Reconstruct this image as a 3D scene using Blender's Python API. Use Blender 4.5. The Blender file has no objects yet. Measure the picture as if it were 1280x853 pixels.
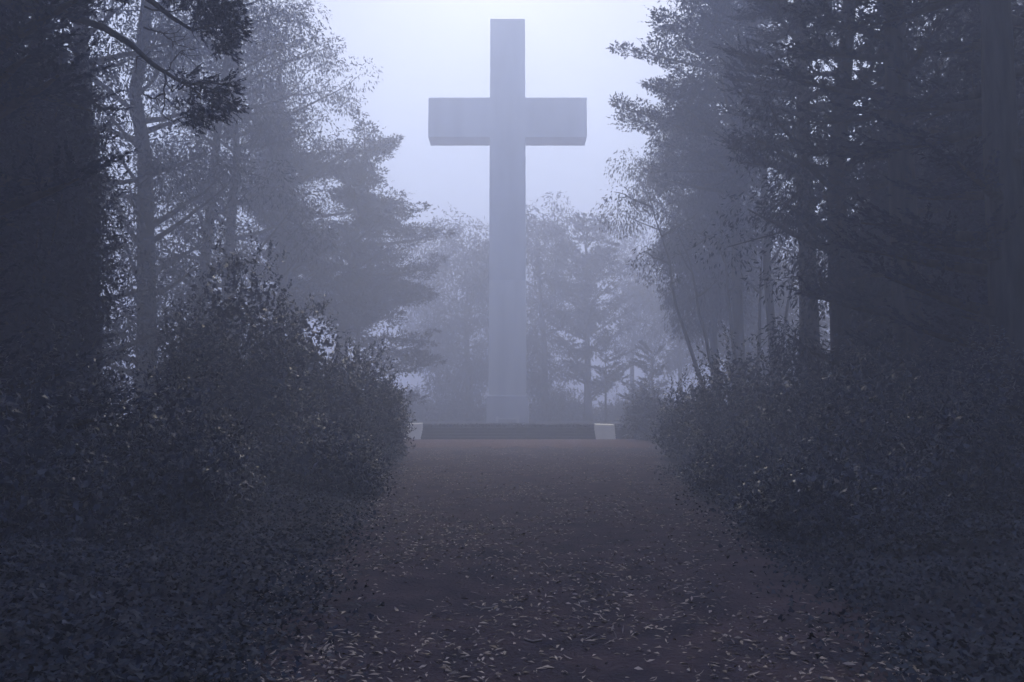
import bpy, math, zlib
import numpy as np
from mathutils import Vector

SC = bpy.context.scene
COL = SC.collection
R = math.radians
PI = math.pi

# ------------------------------------------------------------------ camera, sky, sun, exposure
EYE = 1.6
F = 1000.0                      # focal length in pixels of the 1280 px wide photograph
PITCH = math.atan((512 - 426.5) / F)
cam_d = bpy.data.cameras.new("camera")
cam = bpy.data.objects.new("camera", cam_d)
COL.objects.link(cam)
cam_d.sensor_width = 36.0
cam_d.lens = F / 1280 * 36.0
cam_d.clip_start = 0.05
cam_d.clip_end = 2000
cam.location = (0, 0, EYE)
cam.rotation_euler = (PI / 2 + PITCH, 0, 0)
SC.camera = cam

SUN_EL, SUN_AZ = 57.0, 2.0      # the bright side of the fog is behind the cross
w = bpy.data.worlds.new("World")
SC.world = w
w.use_nodes = True
nt = w.node_tree
sky = nt.nodes.new("ShaderNodeTexSky")
sky.sky_type = 'NISHITA'
sky.sun_disc = False
sky.sun_elevation = R(SUN_EL)
sky.sun_rotation = R(SUN_AZ)
sky.air_density = 1.0
sky.dust_density = 2.5
sky.ozone_density = 1.0
bg = nt.nodes["Background"]
bg.inputs["Strength"].default_value = 0.075
nt.links.new(sky.outputs[0], bg.inputs[0])

sun_d = bpy.data.lights.new("sun", 'SUN')
sun_d.energy = 1.5
sun_d.angle = R(60)
sun_d.color = (1.0, 0.86, 0.54)
sun = bpy.data.objects.new("sun", sun_d)
COL.objects.link(sun)
sun.rotation_euler = (-(PI / 2 - R(SUN_EL)), 0, -R(SUN_AZ))

SC.view_settings.view_transform = 'Standard'
SC.view_settings.look = 'None'
SC.view_settings.gamma = 1
SC.view_settings.use_curve_mapping = False
SC.view_settings.exposure = 1.95
SC.cycles.volume_bounces = 3
SC.cycles.max_bounces = 8
SC.cycles.diffuse_bounces = 3
SC.cycles.glossy_bounces = 2
SC.cycles.transparent_max_bounces = 4

HAZE_DENSITY = 0.0195
HAZE_COLOR = (0.655, 0.735, 1.0)

# ------------------------------------------------------------------ helpers
rng = np.random.default_rng(11)


def rnd(a, b, n=None): return rng.uniform(a, b, n)


def reseed(label, k=0):
    """every thing grows from its own seed, so changing one leaves the others alone"""
    global rng
    rng = np.random.default_rng([zlib.crc32(label.encode()), k])


def at(px, py, Y):
    """world point at distance Y (along +Y) seen at pixel px, py of the 1280x853 photograph"""
    dx = (px - 640) / F
    dz = (426.5 - py) / F
    c, s = math.cos(PITCH), math.sin(PITCH)
    d = Vector((dx, c - dz * s, s + dz * c))
    k = Y / d.y
    return Vector((d.x * k, Y, EYE + d.z * k))


def tag(o, label=None, cat=None, group=None, kind=None):
    if label: o["label"] = label
    if cat: o["category"] = cat
    if group: o["group"] = group
    if kind: o["kind"] = kind
    return o


def empty(name, loc, label, cat, group=None):
    o = bpy.data.objects.new(name, None)
    COL.objects.link(o)
    o.location = loc
    o.empty_display_size = 0.2
    return tag(o, label, cat, group)


def link(name, me, mat, parent=None, loc=None):
    o = bpy.data.objects.new(name, me)
    COL.objects.link(o)
    if mat is not None and not me.materials:
        me.materials.append(mat)
    if parent is not None:
        o.parent = parent
    if loc is not None:
        o.location = loc
    return o


def mesh_np(name, V, faces_n, corners, smooth=False):
    """V (n,3); corners flat index array; every face has faces_n corners"""
    me = bpy.data.meshes.new(name)
    V = np.ascontiguousarray(V, dtype=np.float32)
    corners = np.ascontiguousarray(corners, dtype=np.int32)
    nf = len(corners) // faces_n
    me.vertices.add(len(V)); me.vertices.foreach_set("co", V.ravel())
    me.loops.add(len(corners)); me.loops.foreach_set("vertex_index", corners)
    me.polygons.add(nf)
    me.polygons.foreach_set("loop_start", np.arange(0, nf * faces_n, faces_n, dtype=np.int32))
    if smooth:
        me.polygons.foreach_set("use_smooth", np.ones(nf, dtype=bool))
    me.update(calc_edges=True)
    return me


def unit(v):
    return v / np.maximum(np.linalg.norm(v, axis=-1, keepdims=True), 1e-9)


class Leaves:
    """collects kite shaped leaves as one numpy batch"""
    def __init__(self):
        self.P, self.D, self.N, self.L, self.W = [], [], [], [], []

    def add(self, P, D, N, L, W):
        n = len(P)
        self.P.append(P); self.D.append(D); self.N.append(N)
        self.L.append(np.broadcast_to(L, (n,))); self.W.append(np.broadcast_to(W, (n,)))

    def mesh(self, name, fold=0.18, widest=0.45):
        P = np.concatenate(self.P); D = unit(np.concatenate(self.D)); N = np.concatenate(self.N)
        L = np.concatenate(self.L)[:, None]; W = np.concatenate(self.W)[:, None]
        S = unit(np.cross(D, N)); N = np.cross(S, D)
        n = len(P)
        V = np.empty((n, 4, 3), dtype=np.float32)
        V[:, 0] = P
        V[:, 1] = P + D * L * widest + S * W * 0.5 + N * W * fold
        V[:, 2] = P + D * L - N * L * 0.08
        V[:, 3] = P + D * L * widest - S * W * 0.5 + N * W * fold
        return mesh_np(name, V.reshape(-1, 3), 4, np.arange(n * 4))

    def lobed(self, name, near):
        """ivy: five lobed leaves where near is true, plain ones beyond"""
        P = np.concatenate(self.P); D = unit(np.concatenate(self.D)); N = np.concatenate(self.N)
        L = np.concatenate(self.L)[:, None]; W = np.concatenate(self.W)[:, None]
        S = unit(np.cross(D, N)); N = np.cross(S, D)
        shapes = (np.array([(0, .10), (.34, -.06), (.55, .30), (.30, .44), (0, 1), (-.30, .44), (-.55, .30), (-.34, -.06)]),
                  np.array([(0, 0), (.5, .4), (0, 1), (-.5, .4)]))
        VV, sizes = [], []
        for sh, m in zip(shapes, (near, ~near)):
            if not m.any(): continue
            p = sh[None, :, :]
            V = (P[m][:, None] + S[m][:, None] * (p[..., :1] * W[m][:, None]) + D[m][:, None] * (p[..., 1:] * L[m][:, None])
                 + N[m][:, None] * (np.abs(p[..., :1]) * W[m][:, None] * 0.25 - p[..., 1:] ** 2 * L[m][:, None] * 0.15))
            VV.append(V.reshape(-1, 3)); sizes += [len(sh)] * int(m.sum())
        V = np.concatenate(VV).astype(np.float32); sizes = np.array(sizes, dtype=np.int32)
        me = bpy.data.meshes.new(name)
        me.vertices.add(len(V)); me.vertices.foreach_set("co", V.ravel())
        me.loops.add(len(V)); me.loops.foreach_set("vertex_index", np.arange(len(V), dtype=np.int32))
        me.polygons.add(len(sizes)); me.polygons.foreach_set("loop_start", np.concatenate([[0], np.cumsum(sizes)[:-1]]).astype(np.int32))
        me.update(calc_edges=True)
        return me

    def count(self):
        return sum(len(p) for p in self.P)


def tube_np(paths, sides=7):
    """paths: list of (points (k,3), radii (k,)) -> V, quad corners"""
    VV, CC, off = [], [], 0
    for pts, rad in paths:
        pts = np.asarray(pts, float); rad = np.asarray(rad, float)
        k = len(pts)
        T = np.gradient(pts, axis=0); T = unit(T)
        ref = np.where(np.abs(T[:, 2:3]) > 0.9, np.array([[1.0, 0, 0]]), np.array([[0, 0, 1.0]]))
        A = unit(np.cross(T, ref)); B = np.cross(T, A)
        a = np.linspace(0, 2 * PI, sides, endpoint=False)
        ring = (A[:, None] * np.cos(a)[None, :, None] + B[:, None] * np.sin(a)[None, :, None]) * rad[:, None, None]
        V = (pts[:, None] + ring).reshape(-1, 3)
        i = np.arange(k - 1)[:, None] * sides; j = np.arange(sides)[None]
        j2 = (j + 1) % sides
        q = np.stack([i + j, i + j2, i + sides + j2, i + sides + j], -1).reshape(-1)
        VV.append(V); CC.append(q + off); off += len(V)
    return np.concatenate(VV), np.concatenate(CC)


def tube_mesh(name, paths, sides=7):
    V, C = tube_np(paths, sides)
    return mesh_np(name, V, 4, C, True)


def box_mesh(name, x0, x1, y0, y1, z0, z1, tx=0.0, ty=0.0, bevel=0.03):
    """box whose top is drawn in by tx, ty on each side; edges chamfered"""
    import bmesh
    bm = bmesh.new()
    v = [bm.verts.new(p) for p in ((x0, y0, z0), (x1, y0, z0), (x1, y1, z0), (x0, y1, z0),
                                   (x0 + tx, y0 + ty, z1), (x1 - tx, y0 + ty, z1), (x1 - tx, y1 - ty, z1), (x0 + tx, y1 - ty, z1))]
    for f in ((3, 2, 1, 0), (4, 5, 6, 7), (0, 1, 5, 4), (1, 2, 6, 5), (2, 3, 7, 6), (3, 0, 4, 7)):
        bm.faces.new([v[i] for i in f])
    if bevel:
        bmesh.ops.bevel(bm, geom=bm.edges[:], offset=bevel, segments=2, affect='EDGES', profile=0.6)
    me = bpy.data.meshes.new(name)
    bm.to_mesh(me); bm.free()
    return me


# ------------------------------------------------------------------ materials
def new_mat(name):
    m = bpy.data.materials.new(name)
    m.use_nodes = True
    n = m.node_tree.nodes
    return m, n, m.node_tree.links, n["Principled BSDF"]


def leaf_mat(name, c0, c1, rough=0.45, spec=0.5):
    """two greens mixed per leaf"""
    m, n, l, b = new_mat(name)
    g = n.new("ShaderNodeNewGeometry")
    mix = n.new("ShaderNodeMix"); mix.data_type = 'RGBA'
    mix.inputs[6].default_value = (*c0, 1); mix.inputs[7].default_value = (*c1, 1)
    l.new(g.outputs["Random Per Island"], mix.inputs[0])
    l.new(mix.outputs[2], b.inputs["Base Color"])
    b.inputs["Roughness"].default_value = rough
    b.inputs["Specular IOR Level"].default_value = spec
    return m


def noise_mat(name, c0, c1, scale, rough, bump=0.3, bscale=None, detail=6, stretch=(1, 1, 1), lo=0.35, hi=0.65):
    m, n, l, b = new_mat(name)
    tc = n.new("ShaderNodeTexCoord")
    mp = n.new("ShaderNodeMapping"); mp.inputs["Scale"].default_value = stretch
    l.new(tc.outputs["Object"], mp.inputs[0])
    t = n.new("ShaderNodeTexNoise"); t.inputs["Scale"].default_value = scale; t.inputs["Detail"].default_value = detail
    l.new(mp.outputs[0], t.inputs["Vector"])
    r = n.new("ShaderNodeMapRange"); r.inputs[1].default_value = lo; r.inputs[2].default_value = hi
    l.new(t.outputs["Fac"], r.inputs[0])
    mix = n.new("ShaderNodeMix"); mix.data_type = 'RGBA'
    mix.inputs[6].default_value = (*c0, 1); mix.inputs[7].default_value = (*c1, 1)
    l.new(r.outputs[0], mix.inputs[0])
    l.new(mix.outputs[2], b.inputs["Base Color"])
    b.inputs["Roughness"].default_value = rough
    b.inputs["Specular IOR Level"].default_value = 0.12
    if bump:
        t2 = n.new("ShaderNodeTexNoise"); t2.inputs["Scale"].default_value = bscale or scale * 3; t2.inputs["Detail"].default_value = 8
        l.new(mp.outputs[0], t2.inputs["Vector"])
        bp = n.new("ShaderNodeBump"); bp.inputs["Strength"].default_value = bump; bp.inputs["Distance"].default_value = 0.03
        l.new(t2.outputs["Fac"], bp.inputs["Height"])
        l.new(bp.outputs[0], b.inputs["Normal"])
    return m


M_CYP = leaf_mat("cypress_foliage", (0.030, 0.043, 0.092), (0.050, 0.068, 0.135), 0.75, 0.08)
M_EUC = leaf_mat("eucalyptus_foliage", (0.034, 0.046, 0.080), (0.056, 0.072, 0.120), 0.65, 0.12)
M_SHR = leaf_mat("shrub_foliage", (0.028, 0.042, 0.088), (0.046, 0.066, 0.132), 0.30, 0.32)
M_IVY = leaf_mat("ivy_foliage", (0.013, 0.021, 0.046), (0.024, 0.040, 0.086), 0.60, 0.12)
M_LIT = leaf_mat("fallen_leaf", (0.06, 0.045, 0.055), (0.46, 0.41, 0.44), 0.42, 0.5)
M_BARK = noise_mat("bark", (0.045, 0.045, 0.055), (0.09, 0.088, 0.098), 3, 0.85, 0.6, 9, stretch=(3, 3, 0.5))
M_GROUND = noise_mat("forest_soil", (0.016, 0.019, 0.040), (0.036, 0.038, 0.072), 1.6, 0.9, 0.8, 14)
M_PATH = noise_mat("path_mulch", (0.028, 0.026, 0.048), (0.072, 0.054, 0.078), 2.2, 0.9, 0.9, 30, detail=10)
M_GRAV = noise_mat("red_gravel", (0.06, 0.035, 0.040), (0.11, 0.064, 0.068), 1.2, 0.9, 0.5, 40, detail=10)
M_CON = noise_mat("weathered_concrete", (0.64, 0.65, 0.66), (0.78, 0.79, 0.80), 0.55, 0.85, 0.25, 5, stretch=(1.2, 1.2, 0.22))
M_PAINT = noise_mat("painted_concrete", (0.72, 0.72, 0.72), (0.84, 0.84, 0.83), 0.9, 0.8, 0.2, 5, stretch=(1.3, 1.3, 0.15))
M_PLINTH = noise_mat("plinth_concrete", (0.62, 0.63, 0.66), (0.72, 0.73, 0.76), 0.6, 0.8, 0.1, 5)
M_WHITE = noise_mat("whitewashed_stone", (0.76, 0.76, 0.76), (0.86, 0.86, 0.85), 2.0, 0.75, 0.2, 12)
M_STEP = noise_mat("mossy_step_stone", (0.016, 0.017, 0.02), (0.040, 0.040, 0.044), 2.5, 0.9, 0.4, 12)

# ------------------------------------------------------------------ ground and path
def sheet(name, pts_xy, z, mat, label):
    me = bpy.data.meshes.new(name)
    me.from_pydata([(x, y, z) for x, y in pts_xy], [], [tuple(range(len(pts_xy)))])
    o = link(name, me, mat)
    return tag(o, label, None, None, "structure")


GX, GY0, GY1 = 200, -40, 300
sheet("ground", [(-GX, GY0), (GX, GY0), (GX, GY1), (-GX, GY1)], 0.0, M_GROUND, "dark forest soil under the trees and shrubs")

PATH_L = [(-3, -1.1), (4.5, -1.5), (8, -1.9), (12, -2.3), (16.5, -2.9), (25, -3.6), (33, -4.6), (43.2, -6.2)]
PATH_R = [(-3, 2.2), (4.5, 2.4), (6.5, 2.7), (9.5, 3.0), (18, 3.8), (25, 4.6), (33, 6.0), (43.2, 7.5)]


def edge_x(E, y):
    return np.interp(y, [e[0] for e in E], [e[1] for e in E])


def path_z(x, y):
    """worn, slightly rutted surface"""
    x = np.asarray(x, float); y = np.asarray(y, float)
    fl = np.clip((33 - y) / 5, 0, 1)
    z = 0.010 + 0.020 * fl + fl * (0.010 * np.sin(x * 1.3 + 0.35 * y) * np.sin(0.5 * y + 1) + 0.007 * np.sin(3.1 * x - 1.7 * y) + 0.005 * np.sin(6.3 * x + 4.1 * y) * np.sin(5.2 * y - 2 * x))
    for c, wd in ((-0.55, 0.22), (1.15, 0.25)):
        z = z - fl * 0.014 * np.exp(-((x - c - 0.12 * np.sin(y * 0.4)) / wd) ** 2)
    return z


ny, nx = 180, 56
yy = -3 + 46.2 * np.linspace(0, 1, ny) ** 1.5
Vp = []
for y in yy:
    a_ = edge_x(PATH_L, y) + 0.16 * math.sin(y * 1.7 + 1) + 0.06 * math.sin(y * 2.9)
    b_ = edge_x(PATH_R, y) + 0.18 * math.sin(y * 2.1) + 0.06 * math.sin(y * 3.3)
    xs = np.linspace(a_, b_, nx)
    z = path_z(xs, np.full(nx, y))
    z[0] = z[-1] = 0.004
    Vp.append(np.stack([xs, np.full(nx, y), z], 1))
i = np.arange(ny - 1)[:, None] * nx; j = np.arange(nx - 1)[None]
q = np.stack([i + j, i + j + 1, i + nx + j + 1, i + nx + j], -1).reshape(-1)
tag(link("path", mesh_np("path", np.concatenate(Vp), 4, q, True), M_PATH), "purplish brown mulch path strewn with fallen leaves", None, None, "structure")

pts = []
ys = np.arange(33.8, 43.3, 0.5)
for y in ys: pts.append((edge_x(PATH_R, y) - 0.25 + 0.12 * math.sin(y * 2.7), y))
for y in ys[::-1]: pts.append((edge_x(PATH_L, y) + 0.25 + 0.12 * math.sin(y * 2.3 + 1), y))
# ragged near edge
for k in range(1, 24):
    x = pts[-1][0] if k == 1 else x
    xx = pts[len(ys) * 2 - 1][0] + (pts[0][0] - pts[len(ys) * 2 - 1][0]) * k / 24
    pts.append((xx, 33.8 + 0.9 * math.sin(k * 1.9) + 0.5 * math.sin(k * 4.1)))
sheet("gravel_forecourt", pts, 0.016, M_GRAV, "smooth reddish gravel in front of the stone steps")

# ------------------------------------------------------------------ cross, steps, blocks
PZ = 0.60                                            # height of the terrace round the cross
me = box_mesh("terrace", -16, 16, 44.2, 70, 0.0, PZ, bevel=0.02)
tag(link("terrace", me, M_STEP), "dark raised terrace around the foot of the cross", None, None, "structure")

st = empty("stone_steps", (0, 43.5, 0), "wide dark stone steps up to the cross between white blocks", "steps")
for k in range(4):
    me = box_mesh("step", -5.1, 4.48, -0.50 + k * 0.30, 0.695, k * 0.147, (k + 1) * 0.147, bevel=0.012)
    link("step", me, M_STEP, st)

for (x0, x1, lab) in ((503, 526, "pale stone block half behind leaves at left end of the steps"),
                      (745, 769.5, "pale stone block standing clear at right end of the steps")):
    a, b = at(x0, 545, 43.0), at(x1, 545, 43.0)
    cx = (a.x + b.x) / 2; hw = (b.x - a.x) / 2
    e = empty("stone_block", (cx, 43.5, 0), lab, "stone block", "pale blocks flanking the steps")
    k = 0.04 if x0 < 600 else -0.04          # the cheek leans back and toward the steps, so its face catches the sky
    bm_v = [(-hw, -0.62, 0.0), (hw, -0.62, 0.0), (hw, 0.5, 0.0), (-hw, 0.5, 0.0), (-hw, -0.16, 0.80), (hw, -0.16, 0.80 + k), (hw, 0.5, 0.84 + k), (-hw, 0.5, 0.84)]
    import bmesh
    bm = bmesh.new(); vv = [bm.verts.new(p) for p in bm_v]
    for f in ((3, 2, 1, 0), (4, 5, 6, 7), (0, 1, 5, 4), (1, 2, 6, 5), (2, 3, 7, 6), (3, 0, 4, 7)): bm.faces.new([vv[i] for i in f])
    bmesh.ops.bevel(bm, geom=bm.edges[:], offset=0.035, segments=2, affect='EDGES', profile=0.6)
    me = bpy.data.meshes.new("body"); bm.to_mesh(me); bm.free()
    link("body", me, M_WHITE, e)

CY = 62.0
cxm = at(634.5, 400, CY).x
cr = empty("memorial_cross", (cxm, CY, PZ), "giant pale concrete cross towering in fog over the path", "cross")


n = 5200
Lv = Leaves()  # strip of leaves added to cover the bright edge of the terrace top
Lv.add(np.stack([rnd(-9.5, 9.0, n), rnd(44.35, 45.3, n), PZ + rnd(0.0, 0.13, n)], 1), rng.normal(0, 1, (n, 3)), np.array([0, 0, 0.6])[None] + rng.normal(0, 0.8, (n, 3)), rnd(0.08, 0.17, n), 0.08)
tag(link("added_leaf_strip", Lv.mesh("added_leaf_strip"), M_IVY), "dark leaf strip added along the top of the stone steps to hide the bright terrace", None, None, "stuff")
CF = CY - 1.45


def zz(py): return at(640, py, CF).z - PZ


def hw_at(pw, py):
    return (at(640 + pw / 2, py, CF).x)


zpl, zj, za0, za1, zt = zz(495), zz(350), zz(171), zz(121), zz(22)
wpl, wb, wt = hw_at(53, 520), hw_at(47.5, 490), hw_at(43.5, 24)
dep = 1.45
taper = lambda z: wb + (wt - wb) * (z - zpl) / (zt - zpl)
# plinth, lighter lower shaft, upper shaft, two arms; all butt end to end
link("plinth", box_mesh("plinth", -wpl, wpl, -dep - 0.25, dep + 0.25, 0, zpl, 0.02, 0.02, 0.05), M_PLINTH, cr)
w0, w1 = taper(zpl), taper(zj)
link("painted_shaft", box_mesh("painted_shaft", -w0, w0, -dep, dep, zpl + 0.002, zj, w0 - w1, 0.05, 0.04), M_PAINT, cr)
w1b, w2 = taper(zj), taper(zt)
link("shaft", box_mesh("shaft", -w1b, w1b, -dep + 0.05, dep - 0.05, zj + 0.002, zt, w1b - w2, 0.15, 0.05), M_CON, cr)
hx = at(734, 150, CF).x - at(634.5, 150, CF).x
for s in (-1, 1):
    wi = taper((za0 + za1) / 2) - 0.06
    x0, x1 = (wi, hx) if s > 0 else (-hx, -wi)
    link("arm", box_mesh("arm", x0, x1, -dep + 0.15, 0.75, za0, za1, 0.0, 0.0, 0.06), M_CON, cr)

bn = empty("memorial_bench", (cxm - 0.0, CY - dep - 0.75, PZ), "small low pale bench at the foot of the cross", "bench")
link("seat", box_mesh("seat", -0.70, 0.70, -0.2, 0.2, 0.26, 0.36, bevel=0.02), M_WHITE, bn)
for s in (-1, 1):
    link("leg", box_mesh("leg", s * 0.78 - 0.09, s * 0.78 + 0.09, -0.2, 0.2, 0.0, 0.46, bevel=0.02), M_WHITE, bn)

# ------------------------------------------------------------------ tree builders


def wobble(p0, p1, k, amp, sag=0.0):
    t = np.linspace(0, 1, k)[:, None]
    P = np.asarray(p0)[None] * (1 - t) + np.asarray(p1)[None] * t
    off = rng.normal(0, amp, (k, 3)); off[0] = 0
    off = np.cumsum(off, 0) * 0.6
    P = P + off * t
    P[:, 2] += sag * np.sin(t[:, 0] * PI)
    return P


def interp(P, t):
    k = len(P) - 1
    x = np.clip(np.asarray(t) * k, 0, k - 1e-6)
    i = x.astype(int); f = (x - i)[..., None]
    return P[i] * (1 - f) + P[i + 1] * f


def spray(Lv, base, d, length, leaf, n, flat=0.5):
    """finger of cypress foliage: overlapping scale leaves tapering to a point"""
    t = np.sort(rng.uniform(0, 1, n))
    P = base[None] + d[None] * (t * length)[:, None]
    P[:, 2] += 0.10 * length * t ** 2
    side = unit(np.cross(d, [0, 0, 1.0])[None])[0]
    ang = rng.uniform(-1, 1, n)
    D = d[None] * 1.0 + side[None] * (ang * (1 - 0.55 * t))[:, None]
    D[:, 2] += rng.normal(0, 0.30, n)
    P += rng.normal(0, 0.05, (n, 3)) * length * (1 - t)[:, None]
    N = np.array([0, 0, 1.0])[None] + rng.normal(0, flat, (n, 3))
    L = leaf * (1.15 - 0.55 * t) * rng.uniform(0.7, 1.3, n)
    Lv.add(P, D, N, L, L * 0.42)


def bough(Lv, paths, start, az, length, rise, leaf, r0, dens=1.0, bare=0.25, droop=0.0, plate=False, pad=1.0):
    """one cypress limb with flat foliage fingers on both sides; returns nothing, fills Lv and paths"""
    d = np.array([math.cos(az), math.sin(az), rise])
    end = np.asarray(start) + d * length
    P = wobble(start, end, 7, 0.05 * length / 3, sag=-droop * length)
    P[:, 2] += np.linspace(0, 1, 7) ** 2 * 0.10 * length
    paths.append((P, np.linspace(r0, r0 * 0.12, 7)))
    if plate:                   # flat cloud like pads with short pointed ends
        for t in np.linspace(bare + 0.1, 1.0, max(4, int(length * 1.3))):
            r = (0.30 + 0.16 * length * math.sin(PI * min(1, 0.25 + 0.7 * t))) * rnd(0.75, 1.25) * pad
            c = interp(P, np.array(t)) + rng.normal(0, 0.22, 3) * r + np.array([0, 0, 0.15 * r])
            clump(Lv, c, r, int(150 * dens * (r / leaf / 4) ** 1.6), leaf * 0.8, -0.15, 0.42, 0.5)
            for _ in range(5):
                a2 = az + rnd(-1.3, 1.3)
                dd = np.array([math.cos(a2), math.sin(a2), rnd(-0.05, 0.3)]); dd /= np.linalg.norm(dd)
                spray(Lv, c + dd * r * 0.6, dd, r * rnd(0.5, 0.95), leaf * 0.8, 12)
        return
    nsub = max(5, int(length * 3.6 * dens))
    for t in np.linspace(bare, 1.0, nsub):
        b = interp(P, t)
        loc = interp(P, min(t + 0.05, 1.0)) - interp(P, max(t - 0.05, 0))
        loc = loc / np.linalg.norm(loc)
        for s in (-1, 1):
            a = rnd(0.35, 1.1) * s
            c, sn = math.cos(a), math.sin(a)
            dd = np.array([loc[0] * c - loc[1] * sn, loc[0] * sn + loc[1] * c, loc[2] + rnd(-0.05, 0.45)])
            dd /= np.linalg.norm(dd)
            ln = length * 0.36 * (1.15 - 0.65 * t) * rnd(0.6, 1.25) + 0.3
            spray(Lv, b + rng.normal(0, 0.04 * length / 3, 3), dd, ln, leaf, int(max(6, ln / leaf * 5.5 * dens)))
    dd = P[-1] - P[-2]; dd = dd / np.linalg.norm(dd)
    spray(Lv, P[-1], dd, length * 0.22 + 0.3, leaf, 12)


def cypress(px, Y, top, label, trunk_r=0.35, z0f=0.2, rmax=4.0, n=40, leaf=0.3, bias=None, lean=0.0, dens=1.0,
            stems=1, prof='wide', rise=(0.0, 0.35), group=None, name="cypress_tree", limbs=6, H=None, zbase=0.0, az_range=None, canopy=None, plate=False, seed=0, pad=1.0):
    reseed(label, seed)
    base = at(px, 512, Y)
    if H is None: H = at(px, top, Y).z - zbase
    root = empty(name, (base.x, Y, zbase), label, "tree", group)
    Lv = Leaves(); paths = []; tr = []
    for s in range(stems):
        a = rnd(0, 2 * PI) if stems > 1 else 0
        off = 0.35 * (stems > 1)
        sp = 0.10 * H * (stems > 1)
        p0 = np.array([math.cos(a) * off + (s - (stems - 1) / 2) * 0.9 * (stems > 1), math.sin(a) * off, -0.15])
        p1 = np.array([p0[0] + lean * H + math.cos(a) * sp, math.sin(a) * sp, H * (0.95 - 0.08 * s)])
        P = wobble(p0, p1, 10, 0.05)
        rr = trunk_r * (1 - 0.15 * s) * np.linspace(1, 0.10, 10); rr[0] *= 1.35
        tr.append((P, rr))
    per = n
    for i in range(per):
        f = (i + rnd(0, 1)) / per
        T = tr[i % stems][0]
        tt = z0f + (1 - z0f) * f
        st_ = interp(T, tt)
        if prof == 'wide':      # broad, flat topped
            rad = rmax * (0.55 + 0.75 * math.sin(min(1, f * 1.05) * PI * 0.80 + 0.25)) * rnd(0.6, 1.1)
            rad *= 1.0 if f < 0.8 else 1.0 - (f - 0.8) * 2.6
        elif prof == 'round':   # broad dome, widest below the middle
            rad = rmax * 1.45 * math.sqrt(max(0.05, 1 - ((f - 0.25) / 0.82) ** 2)) * rnd(0.55, 1.08)
        elif prof == 'column':
            rad = rmax * rnd(0.7, 1.1) * (1.0 if f < 0.75 else 1 - (f - 0.75) * 2.5)
        else:                   # cone
            rad = rmax * (1.05 - 0.85 * f) * rnd(0.65, 1.1)
        az = rnd(0, 2 * PI) if az_range is None else rnd(*az_range)
        if bias is not None:
            k = math.cos(az - bias)
            rad *= 1.0 + 0.45 * k
        bough(Lv, paths, st_, az, max(rad, 0.6), rnd(*rise) + 0.5 * (f > 0.85), leaf, 0.03 + trunk_r * 0.28 * (1 - 0.6 * f), dens, plate=plate, pad=pad)
    if canopy:                  # long unseen boughs added above the view to shade the near path
        nb, zlo, zhi, reach, azc = canopy
        for i in range(nb):
            st_ = interp(tr[0][0], np.array(rnd(zlo, zhi) / H))
            bough(Lv, paths, st_, azc + rnd(-1.2, 1.2), reach * rnd(0.6, 1.1), rnd(0.05, 0.3), leaf * 1.7, 0.10, dens * 0.7, 0.15)
    link("trunk", tube_mesh("trunk", tr, 10), M_BARK, root)
    for p in paths[:limbs]:
        link("limb", tube_mesh("limb", [p], 6), M_BARK, root)
    if paths[limbs:]:
        link("branches", tube_mesh("branches", paths[limbs:], 5), M_BARK, root)
    link("crown", Lv.mesh("crown"), M_CYP, root)
    return root


def clump(Lv, c, r, n, leaf, droop=0.7, squash=0.75, wid=0.30):
    """loose hanging tuft of narrow leaves"""
    u = unit(rng.normal(0, 1, (n, 3)))
    rad = r * rng.uniform(0.15, 1.0, n) ** 0.45
    P = c[None] + u * rad[:, None] * np.array([1, 1, squash])
    D = u * 0.7 + rng.normal(0, 0.45, (n, 3)); D[:, 2] -= droop
    N = rng.normal(0, 1, (n, 3))
    L = leaf * rng.uniform(0.6, 1.4, n)
    Lv.add(P, D, N, L, L * wid)


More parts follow.
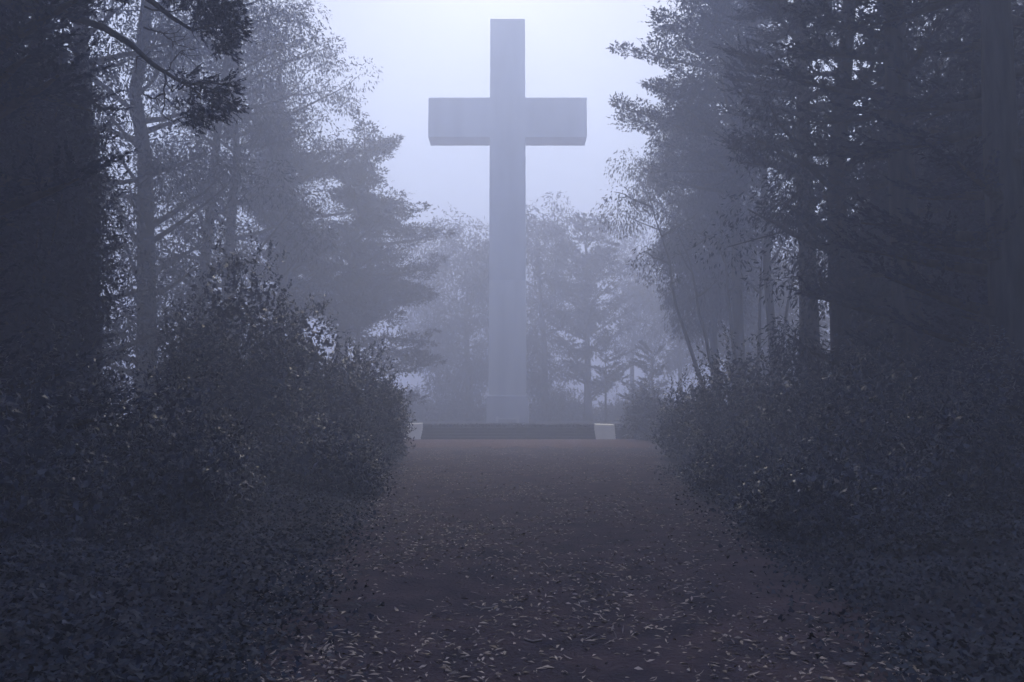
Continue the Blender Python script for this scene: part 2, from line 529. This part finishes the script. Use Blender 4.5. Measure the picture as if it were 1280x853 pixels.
def eucalyptus(px, Y, top, label, trunk_r=0.35, z0f=0.3, rmax=4.0, n=22, leaf=0.3, per=240, lean=0.0, clump_r=1.2,
               group=None, bias=None, H=None, stems=1, droop=0.7, limbs=8, name="eucalyptus_tree", sub=4, squash=0.75, canopy=None, seed=0, fan=0.09):
    reseed(label, seed)
    base = at(px, 512, Y)
    if H is None: H = at(px, top, Y).z
    root = empty(name, (base.x, Y, 0), label, "tree", group)
    Lv = Leaves(); paths = []; tr = []
    for s in range(stems):
        a = rnd(0, 2 * PI)
        p0 = np.array([(s - (stems - 1) / 2) * 0.5, rnd(-0.3, 0.3) * (stems > 1), -0.15])
        p1 = np.array([p0[0] + lean * H + (s - (stems - 1) / 2) * fan * H, p0[1] + rnd(-0.05, 0.05) * H, H * rnd(0.88, 0.96)])
        P = wobble(p0, p1, 12, 0.016 * H)
        rr = trunk_r * np.linspace(1, 0.10, 12); rr[0] *= 1.3
        tr.append((P, rr))
    for i in range(n):
        f = (i + rnd(0, 1)) / n
        T = tr[i % stems][0]
        st_ = interp(T, z0f + (1 - z0f) * f * 0.98)
        az = rnd(0, 2 * PI)
        rad = rmax * (0.5 + 0.6 * math.sin(f * PI * 0.8 + 0.3)) * rnd(0.45, 1.1)
        if bias is not None: rad *= 1 + 0.5 * math.cos(az - bias)
        end = st_ + np.array([math.cos(az) * rad, math.sin(az) * rad, rad * rnd(0.25, 0.8)])
        end[2] = min(end[2], H + 0.5)
        P = wobble(st_, end, 7, 0.10, sag=-0.04 * rad)
        own = [(P, np.linspace(0.03 + trunk_r * 0.3 * (1 - 0.6 * f), 0.015, 7))]
        paths.append(own)
        for j in range(sub):
            t = 1.0 if j == 0 else rnd(0.4, 1.0)
            b = interp(P, t)
            e = b + rng.normal(0, 0.55, 3) * clump_r * (j > 0)
            if j > 0: own.append((np.array([b, (b + e) / 2 + rng.normal(0, 0.06, 3), e]), np.array([0.025, 0.018, 0.01])))
            clump(Lv, e, clump_r * rnd(0.55, 1.1), per // sub, leaf, droop, squash)
    if canopy:                  # long limbs added over the path, out of view, to darken the fog below
        nb, zlo, zhi, reach, azc = canopy
        for i in range(nb):
            st_ = interp(tr[0][0], np.array(rnd(zlo, zhi) / H))
            az = azc + rnd(-0.9, 0.9); rc = reach * rnd(0.6, 1.1)
            P = wobble(st_, st_ + np.array([math.cos(az) * rc, math.sin(az) * rc, rc * 0.18]), 8, 0.12)
            paths.append([(P, np.linspace(0.10, 0.02, 8))])
            for t in np.linspace(0.25, 1, 7):
                clump(Lv, interp(P, np.array(t)), rnd(1.0, 1.6), 150, 0.42, 0.5, 0.6)
    link("trunk", tube_mesh("trunk", tr, 10), M_BARK, root)
    for p in paths[:limbs]:
        link("limb", tube_mesh("limb", p, 6), M_BARK, root)
    if paths[limbs:]:
        link("branches", tube_mesh("branches", [q for p in paths[limbs:] for q in p], 4), M_BARK, root)
    link("crown", Lv.mesh("crown"), M_EUC, root)
    return root


def shrub(px, Y, top, label, wpx, leaf=0.10, n=900, lobes=7, group=None, depth=None, x=None, mat=None, sprig=0.34, name="shrub", H=None, cat="shrub", trunk=0.0, hw=None, seed=0):
    reseed(label, seed)
    base = at(px, 512, Y)
    bx = base.x if x is None else x
    if H is None: H = at(px, top, Y).z
    hw = hw or wpx / F * Y / 2
    dp = depth or hw
    root = empty(name, (bx, Y, 0), label, cat, group)
    Lv = Leaves(); paths = []
    for k in range(lobes):
        if k == 0:
            c = np.array([0, 0, H * 0.52]); r = np.array([hw * 0.72, dp * 0.72, H * 0.46])
        else:
            a = 2 * PI * k / (lobes - 1) + rnd(-0.3, 0.3)
            q = rnd(0.40, 0.66)
            h = rnd(0.42, 0.74) * H
            c = np.array([math.cos(a) * hw * q, math.sin(a) * dp * q, h * 0.52])
            r = np.array([hw * rnd(0.36, 0.5), dp * rnd(0.36, 0.5), h * 0.48])
        m = int(n / lobes * (1.7 if k == 0 else 0.88))
        u = unit(rng.normal(0, 1, (m, 3)))
        bumpy = 1 + 0.16 * np.sin(u[:, 0] * 7 + k * 2) * np.sin(u[:, 1] * 6 + k) + 0.10 * np.sin(u[:, 2] * 11 + u[:, 0] * 9)
        S = c[None] + u * r[None] * (bumpy * rng.uniform(0.80, 1.04, m))[:, None]
        keep = S[:, 2] > 0.02
        S = S[keep]; u = u[keep]; m = len(S)
        d = unit(u * 0.8 + rng.normal(0, 0.35, (m, 3)) + np.array([0, 0, 0.45]))
        k_leaf = 12
        t = np.tile(np.linspace(-0.25, 1, k_leaf), (m, 1)) + rng.uniform(-0.04, 0.04, (m, k_leaf))
        sl = sprig * rng.uniform(0.5, 1.25, m) * (1 + 0.8 * (rng.uniform(0, 1, m) > 0.96))
        P = S[:, None] + d[:, None] * (t * sl[:, None])[..., None]
        D = d[:, None] * 0.55 + rng.normal(0, 0.75, (m, k_leaf, 3))
        N = np.array([0, 0, 1.0]) + d[:, None] * 0.6 + rng.normal(0, 0.45, (m, k_leaf, 3))
        L = leaf * rng.uniform(0.6, 1.3, m * k_leaf)
        Lv.add(P.reshape(-1, 3), D.reshape(-1, 3), N.reshape(-1, 3), L, L * 0.46)
        # inner leaves keep the shrub from being see-through
        mi = m * (3 if leaf < 0.35 else 6)
        ui = unit(rng.normal(0, 1, (mi, 3)))
        Pi = c[None] + ui * r[None] * rng.uniform(0.35, 0.88, mi)[:, None]
        Pi = Pi[Pi[:, 2] > 0.02]; mi = len(Pi)
        Lv.add(Pi, rng.normal(0, 1, (mi, 3)), rng.normal(0, 1, (mi, 3)), leaf * 1.9, leaf * 1.0)
        for _ in range(3):
            e = c + unit(rng.normal(0, 1, 3)) * r * 0.75
            e[2] = max(e[2], 0.3)
            b0 = np.array([rnd(-0.2, 0.2), rnd(-0.2, 0.2), -0.05])
            paths.append((wobble(b0, e, 6, 0.05), np.linspace(0.035, 0.008, 6)))
    if trunk:
        P = wobble((0, 0, -0.1), (rnd(-0.3, 0.3), 0, H * 0.85), 9, 0.06)
        link("trunk", tube_mesh("trunk", [(P, trunk * np.linspace(1.2, 0.2, 9))], 10), M_BARK, root)
    link("branches" if trunk else "stems", tube_mesh("stems", paths, 5), M_BARK, root)
    link("crown" if trunk else "foliage", Lv.mesh("foliage"), mat or M_SHR, root)
    return root


# ------------------------------------------------------------------ background wood behind the cross
G = "hazy trees behind the cross"
E_ = eucalyptus
E_(548, 84, 318, "faint rounded tree in the gap left of the cross", 0.3, 0.30, 4.2, 24, 0.42, 420, clump_r=1.9, group=G, limbs=3)
E_(588, 70, 270, "tall hazy tree touching the left side of the cross", 0.4, 0.08, 4.0, 34, 0.40, 460, clump_r=1.8, group=G, limbs=3)
E_(682, 71, 268, "tall hazy tree touching the right side of the cross", 0.4, 0.06, 3.6, 34, 0.40, 460, clump_r=1.8, group=G, limbs=3)
cypress(735, 69, 278, "hazy cypress with pointed tips right of the cross", 0.4, 0.14, 3.6, 50, 0.36, group=G, limbs=4, rise=(0.2, 0.8), dens=1.0, plate=True)
E_(790, 84, 285, "faint tree between the pointed cypress and the right wood", 0.3, 0.38, 4.2, 24, 0.42, 400, clump_r=1.9, group=G, limbs=3)
E_(850, 72, 330, "faint open tree low behind the right hand hedge", 0.25, 0.36, 3.6, 24, 0.38, 360, clump_r=1.6, group=G, limbs=3)
cypress(757, 64, 428, "small slim tree with round crown alone right of the cross", 0.13, 0.5, 1.5, 18, 0.24, group=G, limbs=3, prof='wide')
cypress(815, 60, 432, "low layered conifer beside the small slim tree", 0.2, 0.12, 2.8, 26, 0.30, group=G, limbs=3, prof='cone')
HG = "low hedge behind the terrace"
shrub(575, 71, 478, "dark low hedge bush left of the cross foot", 110, 0.22, 900, group=HG, sprig=0.6, H=3.2)
shrub(700, 72, 490, "low hedge bush just right of the cross foot", 110, 0.22, 900, group=HG, sprig=0.6, H=3.0)
shrub(795, 70, 495, "low hedge bush below the small slim tree", 120, 0.22, 900, group=HG, sprig=0.6, H=2.9)
shrub(510, 68, 480, "low hedge bush in the gap beside the left shrubs", 90, 0.22, 800, group=HG, sprig=0.6, H=3.4)

# ------------------------------------------------------------------ left wood
GLW, GRW = "trees of the left wood", "trees of the right wood"
cypress(396, 50, 138, "hazy layered cypress with twin trunks left of the cross", 0.62, 0.36, 2.9, 100, 0.21, bias=0.0, stems=2, limbs=6, rise=(0.0, 0.16), group=GLW, dens=1.2, pad=1.35, plate=True, prof='round')
cypress(446, 49, 345, "low hazy conifer under the twin trunked cypress", 0.25, 0.05, 2.4, 34, 0.26, bias=0.2, limbs=3, prof='round', group=GLW, dens=1.0, plate=True)
E_(338, 44, -40, "tall hazy eucalyptus with loose tufts beside the twin cypress", 0.36, 0.25, 2.9, 40, 0.22, 620, clump_r=1.3, limbs=8, bias=0.0, group=GLW)
E_(290, 38, -60, "tall grey eucalyptus behind the tallest left shrub", 0.42, 0.12, 4.0, 46, 0.20, 620, clump_r=1.4, limbs=8, group=GLW)
E_(240, 34, -80, "leaning eucalyptus between two straight ones in the left wood", 0.30, 0.10, 3.4, 44, 0.19, 560, clump_r=1.2, lean=0.03, limbs=8, group=GLW, H=29.5, canopy=(12, 27, 29, 9.5, 0.2))
E_(180, 29, -100, "dark eucalyptus with straight trunk near the hanging branch", 0.42, 0.08, 3.4, 52, 0.17, 560, clump_r=1.15, limbs=8, group=GLW, H=26, canopy=(16, 22, 25.5, 11, 0.2))
E_(115, 23, -100, "dark eucalyptus close behind the black tree on the left", 0.36, 0.06, 2.7, 50, 0.15, 520, clump_r=0.95, limbs=8, group=GLW, H=24, canopy=(18, 19, 23.5, 11, 0.1))
leafy_tree = lambda px, Y, wpx, H, label, n, leaf, group, **k: shrub(px, Y, 0, label, wpx, leaf, n, 9, group, k.pop('depth', 2.0), None, M_CYP, 0.32, "leafy_tree", H, "tree", trunk=0.28)
leafy_tree(15, 12.5, 190, 11.5, "black leafy tree mass at the far left edge behind the hanging branches", 4200, 0.085, GLW)
leafy_tree(-40, 17, 260, 15, "black leafy tree just behind the left edge mass", 4200, 0.11, GLW)

# ------------------------------------------------------------------ right wood
cypress(925, 38, -60, "tall spiky cypress reaching towards the cross from the right", 0.36, 0.52, 3.2, 70, 0.19, bias=PI, limbs=8, rise=(0.02, 0.30), group=GRW, dens=1.1, plate=True)
E_(893, 45, 160, "hanging grey tree below the spiky cypress", 0.30, 0.42, 3.0, 48, 0.20, 1500, clump_r=1.55, limbs=6, droop=1.4, group=GRW, bias=PI)
E_(936, 36, 330, "thin bare stems rising behind the right hand hedge", 0.13, 0.60, 2.2, 22, 0.2, 70, clump_r=0.6, stems=6, limbs=40, group=GRW, H=12, lean=-0.02, fan=0.11)
E_(975, 34, -60, "pale straight trunk beside the thin bare stems", 0.22, 0.28, 3.0, 40, 0.19, 600, clump_r=1.2, limbs=6, lean=-0.05, group=GRW, H=30, canopy=(14, 27.5, 29.5, 9, PI - 0.2))
cypress(1015, 24, -120, "dark layered cypress in front of the straight pale trunk", 0.34, 0.30, 1.7, 84, 0.13, bias=PI, limbs=8, rise=(-0.05, 0.25), group=GRW, dens=1.3, H=24, canopy=(12, 20, 23.5, 8, PI))
E_(1055, 19, -150, "black straight trunk with thin crown right of the layered cypress", 0.30, 0.08, 2.2, 60, 0.13, 600, clump_r=0.85, limbs=8, group=GRW, H=22.5, canopy=(18, 17.5, 22, 10, PI))
cypress(1140, 16, -150, "black dense cypress near the right edge", 0.35, 0.10, 2.0, 70, 0.14, limbs=6, prof='column', group=GRW, rise=(-0.1, 0.2), H=22, canopy=(14, 16, 21, 6.5, PI), dens=1.2)
cypress(1270, 12, -200, "black tree filling the right edge of the wood", 0.35, 0.08, 2.0, 70, 0.12, limbs=6, prof='column', group=GRW, rise=(-0.1, 0.2), H=19, canopy=(26, 13.5, 18, 7.5, PI - 0.35), dens=1.2)
E_(1210, 21, -100, "dark eucalyptus between the two black trees on the right", 0.34, 0.06, 2.8, 44, 0.15, 560, clump_r=1.0, limbs=6, group=GRW)
E_(985, 52, 300, "faint low tree in the gap between the bare stems and the dark trunks", 0.25, 0.1, 3.2, 30, 0.30, 460, clump_r=1.6, limbs=3, group=GRW)
E_(930, 58, 330, "faint rounded tree behind the bare stems", 0.25, 0.2, 3.4, 28, 0.32, 420, clump_r=1.6, limbs=3, group=GRW)
leafy_tree(1150, 18.5, 170, 13.5, "black leafy tree mass behind the dense cypress on the right", 4200, 0.11, GRW)
leafy_tree(1265, 14.5, 170, 13, "black leafy tree mass at the far right edge", 4200, 0.09, GRW)
leafy_tree(1330, 20, 260, 16, "black leafy tree further back at the right edge", 3600, 0.13, GRW)

# ------------------------------------------------------------------ trees added beyond the frame to block side and back light
WG = "trees added beyond the edge of the view to block light"
for (x, y, H_, r_) in ((-21, 24, 21, 4.6), (-29, 36, 22, 5.2), (-35, 50, 21, 5), (-17, 9, 20, 4.6), (-11, -1, 20, 5), (-6, -9, 20, 5.2), (2, -12, 21, 5.6), (9, -9, 20, 5.2),
                      (13, 0, 20, 4.8), (17, 10, 21, 4.6), (20, 24, 22, 4.8), (22, 38, 22, 5), (26, 52, 21, 5), (-13, 4, 21, 4.4), (14, 5, 21, 4.4)):
    e = shrub(640, y, 0, "dense dark tree of the wood beyond the edge of the view", 2 * r_ * F / y if y else 100, 0.4, 1700, 9, WG, r_, x, M_CYP, 1.2, "light_blocking_tree", H_, "tree", trunk=0.4, hw=r_, seed=int(x * 7 + y + 500))  # added tree, placed to keep light out from the sides and behind
# ------------------------------------------------------------------ black tree on the left with hanging branches
tree_l = cypress(-60, 10, -200, "black tree filling the left edge with branches hanging into view", 0.40, 0.04, 2.0, 96, 0.10, limbs=6, prof='column',
                 group=GLW, rise=(-0.1, 0.2), H=19, canopy=(26, 12.5, 18, 7.5, 0.35), dens=1.3)
o0 = np.array(tree_l.location)


def px_path(pts, Y):
    return np.array([list(at(x, y, Y)) for x, y in pts]) - o0


HY = 11.5
reseed("hanging branches")
LvH = Leaves(); hb = []
main_a = px_path([(60, -60), (150, -25), (190, 2), (215, 22), (240, 38), (268, 30)], HY)
main_b = px_path([(60, 10), (130, 35), (165, 57), (190, 80), (207, 91), (232, 106), (262, 103), (290, 108)], HY)
hb.append((main_a, np.linspace(0.07, 0.012, len(main_a))))
hb.append((main_b, np.linspace(0.06, 0.010, len(main_b))))
for pp in ([(207, 92), (206, 118), (203, 145), (218, 153)], [(207, 91), (222, 70), (229, 62)], [(180, 35), (205, 42), (222, 40)],
           [(190, 2), (225, 30), (245, 40)], [(206, 118), (190, 122), (180, 118)], [(232, 106), (248, 118), (262, 128)],
           [(200, 40), (214, 50), (222, 56)], [(180, 10), (210, 15), (240, 10), (270, 5)], [(190, 80), (172, 70), (170, 90)]):
    q = px_path(pp, HY)
    q = interp(q, np.linspace(0, 1, 9)) + rng.normal(0, 0.012, (9, 3))
    hb.append((q, np.linspace(0.016, 0.004, 9)))
    for _ in range(5):
        b = interp(q, np.array(rnd(0.2, 1.0)))
        e = b + np.array([rnd(-0.05, 0.30), rnd(-0.1, 0.1), rnd(-0.22, 0.16)])
        hb.append((np.array([b, (b + e) / 2 + rng.normal(0, 0.02, 3), e]), np.array([0.007, 0.005, 0.003])))


def tuft(cx, cy, rx, ry, n, leaf=0.05):
    c = np.array(list(at(cx, cy, HY))) - o0
    r = np.array([rx / F * HY, 0.28, ry / F * HY])
    for _ in range(int(n / 8)):
        u = unit(rng.normal(0, 1, 3)) * rnd(0.1, 1.0) ** 0.6
        d = u * np.array([1, 1, 0.7]) + np.array([0.55, 0, -0.12]) + rng.normal(0, 0.3, 3)
        d /= np.linalg.norm(d)
        spray(LvH, c + u * r * 0.92, d, rnd(0.10, 0.24), leaf * rnd(0.8, 1.3), 18)


for a in ((235, -12, 42, 22, 1500), (268, 12, 36, 22, 1500), (290, 35, 22, 18, 800), (275, 52, 20, 14, 500), (284, 64, 8, 8, 200), (255, 30, 24, 14, 500),
          (240, 100, 26, 9, 380), (262, 118, 26, 10, 600), (285, 108, 14, 8, 260), (284, 130, 16, 8, 300), (248, 142, 26, 10, 520), (240, 155, 12, 8, 240),
          (228, 118, 14, 7, 140), (270, 140, 16, 6, 200)):
    tuft(*a)
for p in hb[:2]:
    link("limb", tube_mesh("limb", [p], 6), M_BARK, tree_l)
link("twigs", tube_mesh("twigs", hb[2:], 5), M_BARK, tree_l)
link("hanging_foliage", LvH.mesh("hanging_foliage"), M_CYP, tree_l)

# ------------------------------------------------------------------ shrubs along the path
GL, GR = "dark shrubs left of the path", "dark shrubs right of the path"
shrub(292, 17, 300, "tallest dark shrub on the left with leafy domed top", 200, 0.085, 3000, 10, GL, 2.0, sprig=0.25)
shrub(372, 20.5, 376, "dark shrub stepping down from the tallest one on the left", 150, 0.10, 2200, 8, GL, 1.8, sprig=0.26)
shrub(449, 23.5, 432, "dark shrub at the lower end of the left row", 120, 0.10, 1900, 8, GL, 1.8, sprig=0.26)
shrub(480, 26, 488, "lowest shrub by the left stone block at the path edge", 56, 0.10, 700, 7, GL, 1.2)
shrub(195, 10.5, 452, "broad low shrub with a pale leaf rim near the black tree", 260, 0.06, 1700, 8, GL, 1.3, sprig=0.22)
shrub(400, 15, 520, "low dark growth at the foot of the left shrubs", 190, 0.07, 1100, 8, GL, 1.2, sprig=0.25, H=1.5)
shrub(40, 8.5, 430, "black shrub in front of the left edge tree", 260, 0.06, 1200, 8, GL, 1.2, sprig=0.22)
shrub(810, 42, 488, "hazy shrub beside the right stone block", 55, 0.16, 700, 7, GR, 1.4, sprig=0.45)
shrub(862, 26, 478, "low shrub at the far end of the right hedge", 90, 0.10, 900, 7, GR, 1.5)
shrub(925, 23, 428, "rounded shrub under the thin bare stems", 150, 0.10, 1500, 8, GR, 1.8)
shrub(1010, 18.5, 432, "wide shrub with glinting leaves below the layered cypress", 190, 0.085, 1700, 8, GR, 1.6)
shrub(1110, 14, 425, "tall glinting shrub in the middle of the right hedge", 240, 0.075, 1900, 8, GR, 1.5, sprig=0.28)
shrub(1245, 10.5, 420, "black shrub at the right edge beneath the trees", 260, 0.06, 1700, 8, GR, 1.3, sprig=0.24)
shrub(1050, 10, 585, "low dark growth spilling toward the path on the right", 260, 0.065, 1300, 8, GR, 1.2, sprig=0.24, H=1.0)
shrub(930, 16, 560, "low dark growth at the path edge further up on the right", 160, 0.075, 1000, 8, GR, 1.2, sprig=0.24, H=1.1)

# ------------------------------------------------------------------ ivy on both banks
def ivy(side, n, width, name, label, mat):
    reseed(label)
    y = 3.6 + 18 * rng.uniform(0, 1, n) ** 1.35
    E = PATH_L if side < 0 else PATH_R
    out = rng.uniform(0, 1, n) ** 1.2 * width
    x = edge_x(E, y) + side * (out - 0.75 * rng.uniform(0, 1, n) ** 3)
    den = np.sin(x * 2.3 + y * 0.7) * np.sin(y * 1.9 - x) + rng.normal(0, 0.7, n)
    edge = rng.uniform(0, 1, n) < np.clip((out + 0.1) * 2.0, 0.15, 1)
    k = (den > -0.6) & edge
    x, y, out = x[k], y[k], out[k]; n = len(x)
    mound = 0.5 + 0.5 * np.sin(x * 1.9 + 1.0 + y * 0.6) * np.sin(y * 1.3 + x * 0.8)
    hgt = 0.02 + np.clip(out * 0.16, 0, 0.40) * (0.35 + mound) + rng.uniform(0, 0.10, n)
    Lv = Leaves()
    L = 0.034 * rng.uniform(0.4, 1.7, n)
    Lv.add(np.stack([x, y, hgt], 1), np.concatenate([rng.normal(0, 1, (n, 2)), rng.normal(-0.1, 0.3, (n, 1))], 1),
           np.array([0, 0, 1.0])[None] + rng.normal(0, 0.45, (n, 3)), L, L * rng.uniform(0.8, 1.1, n))
    tag(link(name, Lv.lobed(name, y < 7.5), mat), label, None, None, "stuff")


ivy(-1, 130000, 5.0, "ivy_ground_cover", "low ivy ground cover beside the left edge of the path", M_IVY)
ivy(1, 110000, 5.0, "ivy_ground_cover", "dark low ground cover beside the right edge of the path", M_IVY)

# ------------------------------------------------------------------ fallen leaves
def leaf_strip(name, L, W, curl, bend, k=4, lift=0.0):
    V, Q = [], []
    for i in range(k + 1):
        t = i / k
        ww = W * math.sin(PI * (0.06 + 0.90 * t)) * 0.5
        cx, cy = bend * math.sin(t * PI) * L, (t - 0.5) * L
        cz = 0.004 + curl * L * (2 * t - 1) ** 2 + lift * t * L
        V += [(cx - ww, cy, cz + 0.35 * ww), (cx + ww, cy, cz)]
    for i in range(k):
        Q += [2 * i, 2 * i + 1, 2 * i + 3, 2 * i + 2]
    return mesh_np(name, np.array(V), 4, np.array(Q), True)


reseed("fallen leaves")
VAR = [leaf_strip("fallen_leaf", L, W, c, b, lift=l) for L, W, c, b, l in
       ((0.12, 0.022, 0.10, 0.10, 0.0), (0.10, 0.026, 0.16, 0.06, 0.1), (0.15, 0.022, 0.08, 0.16, 0.0), (0.08, 0.030, 0.12, 0.02, 0.2),
        (0.11, 0.018, 0.22, -0.12, 0.0), (0.07, 0.034, 0.2, 0.0, 0.25), (0.17, 0.016, 0.06, -0.15, 0.0), (0.09, 0.024, 0.05, 0.1, 0.35))]
for me in VAR: me.materials.append(M_LIT)


def path_spot(y0, y1, pw=1.0):
    y = y0 + (y1 - y0) * rng.uniform(0, 1) ** pw
    a, b = edge_x(PATH_L, y) - 0.35, edge_x(PATH_R, y) + 0.25
    q = rng.uniform(0, 1)
    if rng.uniform(0, 1) < 0.35: q = q ** 2.2          # more leaves drift to the left edge
    return a + (b - a) * q, y


LAB = "pale curled fallen leaf lying on the near part of the path"
for i in range(290):
    x_, y_ = path_spot(4.3, 11.5, 1.35)
    o = bpy.data.objects.new("fallen_leaf", VAR[i % len(VAR)])
    COL.objects.link(o)
    o.location = (x_, y_, float(path_z(x_, y_)) + 0.003)
    o.rotation_euler = (rnd(-0.25, 0.25), rnd(-0.25, 0.25), PI / 2 + rng.normal(0, 0.75))
    s = rnd(0.35, 0.95); o.scale = (s, s, s)
    tag(o, LAB, "leaf", "fallen leaves on the near path")

n = 30000
P = np.array([path_spot(4.0, 42.0, 1.5) for _ in range(n)])
big = np.sin(P[:, 0] * 1.7 + P[:, 1] * 0.9) + np.sin(P[:, 1] * 1.3 - P[:, 0] * 2.1) + rng.normal(0, 0.9, n)
P = P[big > -0.6]; n = len(P)
Lv = Leaves()
Lv.add(np.concatenate([P, path_z(P[:, 0], P[:, 1])[:, None] + rng.uniform(0.001, 0.016, (n, 1))], 1),
       np.concatenate([rng.normal(0, 1, (n, 1)), rng.normal(0, 0.7, (n, 1)), rng.normal(0, 0.16, (n, 1))], 1),
       np.array([0, 0, 1.0])[None] + rng.normal(0, 0.35, (n, 3)), rng.uniform(0.02, 0.085, n), rng.uniform(0.008, 0.026, n))
tag(link("leaf_litter", Lv.mesh("leaf_litter", 0.2), M_LIT), "fine litter of small fallen leaves all along the path", None, None, "stuff")

for pts_, r_, lab in (([(594, 763), (602, 766), (614, 766), (622, 763)], 0.007, "pale bowed strip of bark in the middle of the near path"),
                      ([(655, 805), (666, 808), (677, 806)], 0.007, "short bowed bark strip close to the camera on the path"),
                      ([(812, 780), (835, 777), (858, 775)], 0.004, "long thin straight twig right of the path middle"),
                      ([(995, 713), (1004, 710), (1013, 706)], 0.006, "small slanting twig near the right path edge")):
    Q = []
    for (a, b) in pts_:
        c = at(a, b, 1.0); t = EYE / (EYE - c.z)
        Q.append((c.x * t, t, float(path_z(c.x * t, t)) + 0.008))
    Q = np.array(Q); c0 = Q.mean(0) * np.array([1, 1, 0])
    o = link("fallen_twig", tube_mesh("fallen_twig", [(Q - c0, np.full(len(Q), r_))], 5), M_LIT, None, tuple(c0))
    tag(o, lab, "twig", "twigs and bark strips on the path")

# ------------------------------------------------------------------ haze
hm = bpy.data.materials.new("fog")
hm.use_nodes = True
hn = hm.node_tree.nodes
hn.remove(hn["Principled BSDF"])
pv = hn.new("ShaderNodeVolumePrincipled")
pv.inputs["Color"].default_value = (*HAZE_COLOR, 1)
pv.inputs["Density"].default_value = HAZE_DENSITY
pv.inputs["Anisotropy"].default_value = 0.36
hm.node_tree.links.new(pv.outputs[0], hn["Material Output"].inputs["Volume"])
hm.cycles.homogeneous_volume = True
HT = 36.0
me = bpy.data.meshes.new("haze")
x0, x1, y0, y1, z0, z1 = -GX - 2, GX + 2, GY0 - 2, GY1 + 2, -1.2, HT
me.from_pydata([(x0, y0, z0), (x1, y0, z0), (x1, y1, z0), (x0, y1, z0), (x0, y0, z1), (x1, y0, z1), (x1, y1, z1), (x0, y1, z1)], [],
               [(3, 2, 1, 0), (4, 5, 6, 7), (0, 1, 5, 4), (1, 2, 6, 5), (2, 3, 7, 6), (3, 0, 4, 7)])
tag(link("haze", me, hm), "pale blue fog filling the wood", None, None, "stuff")
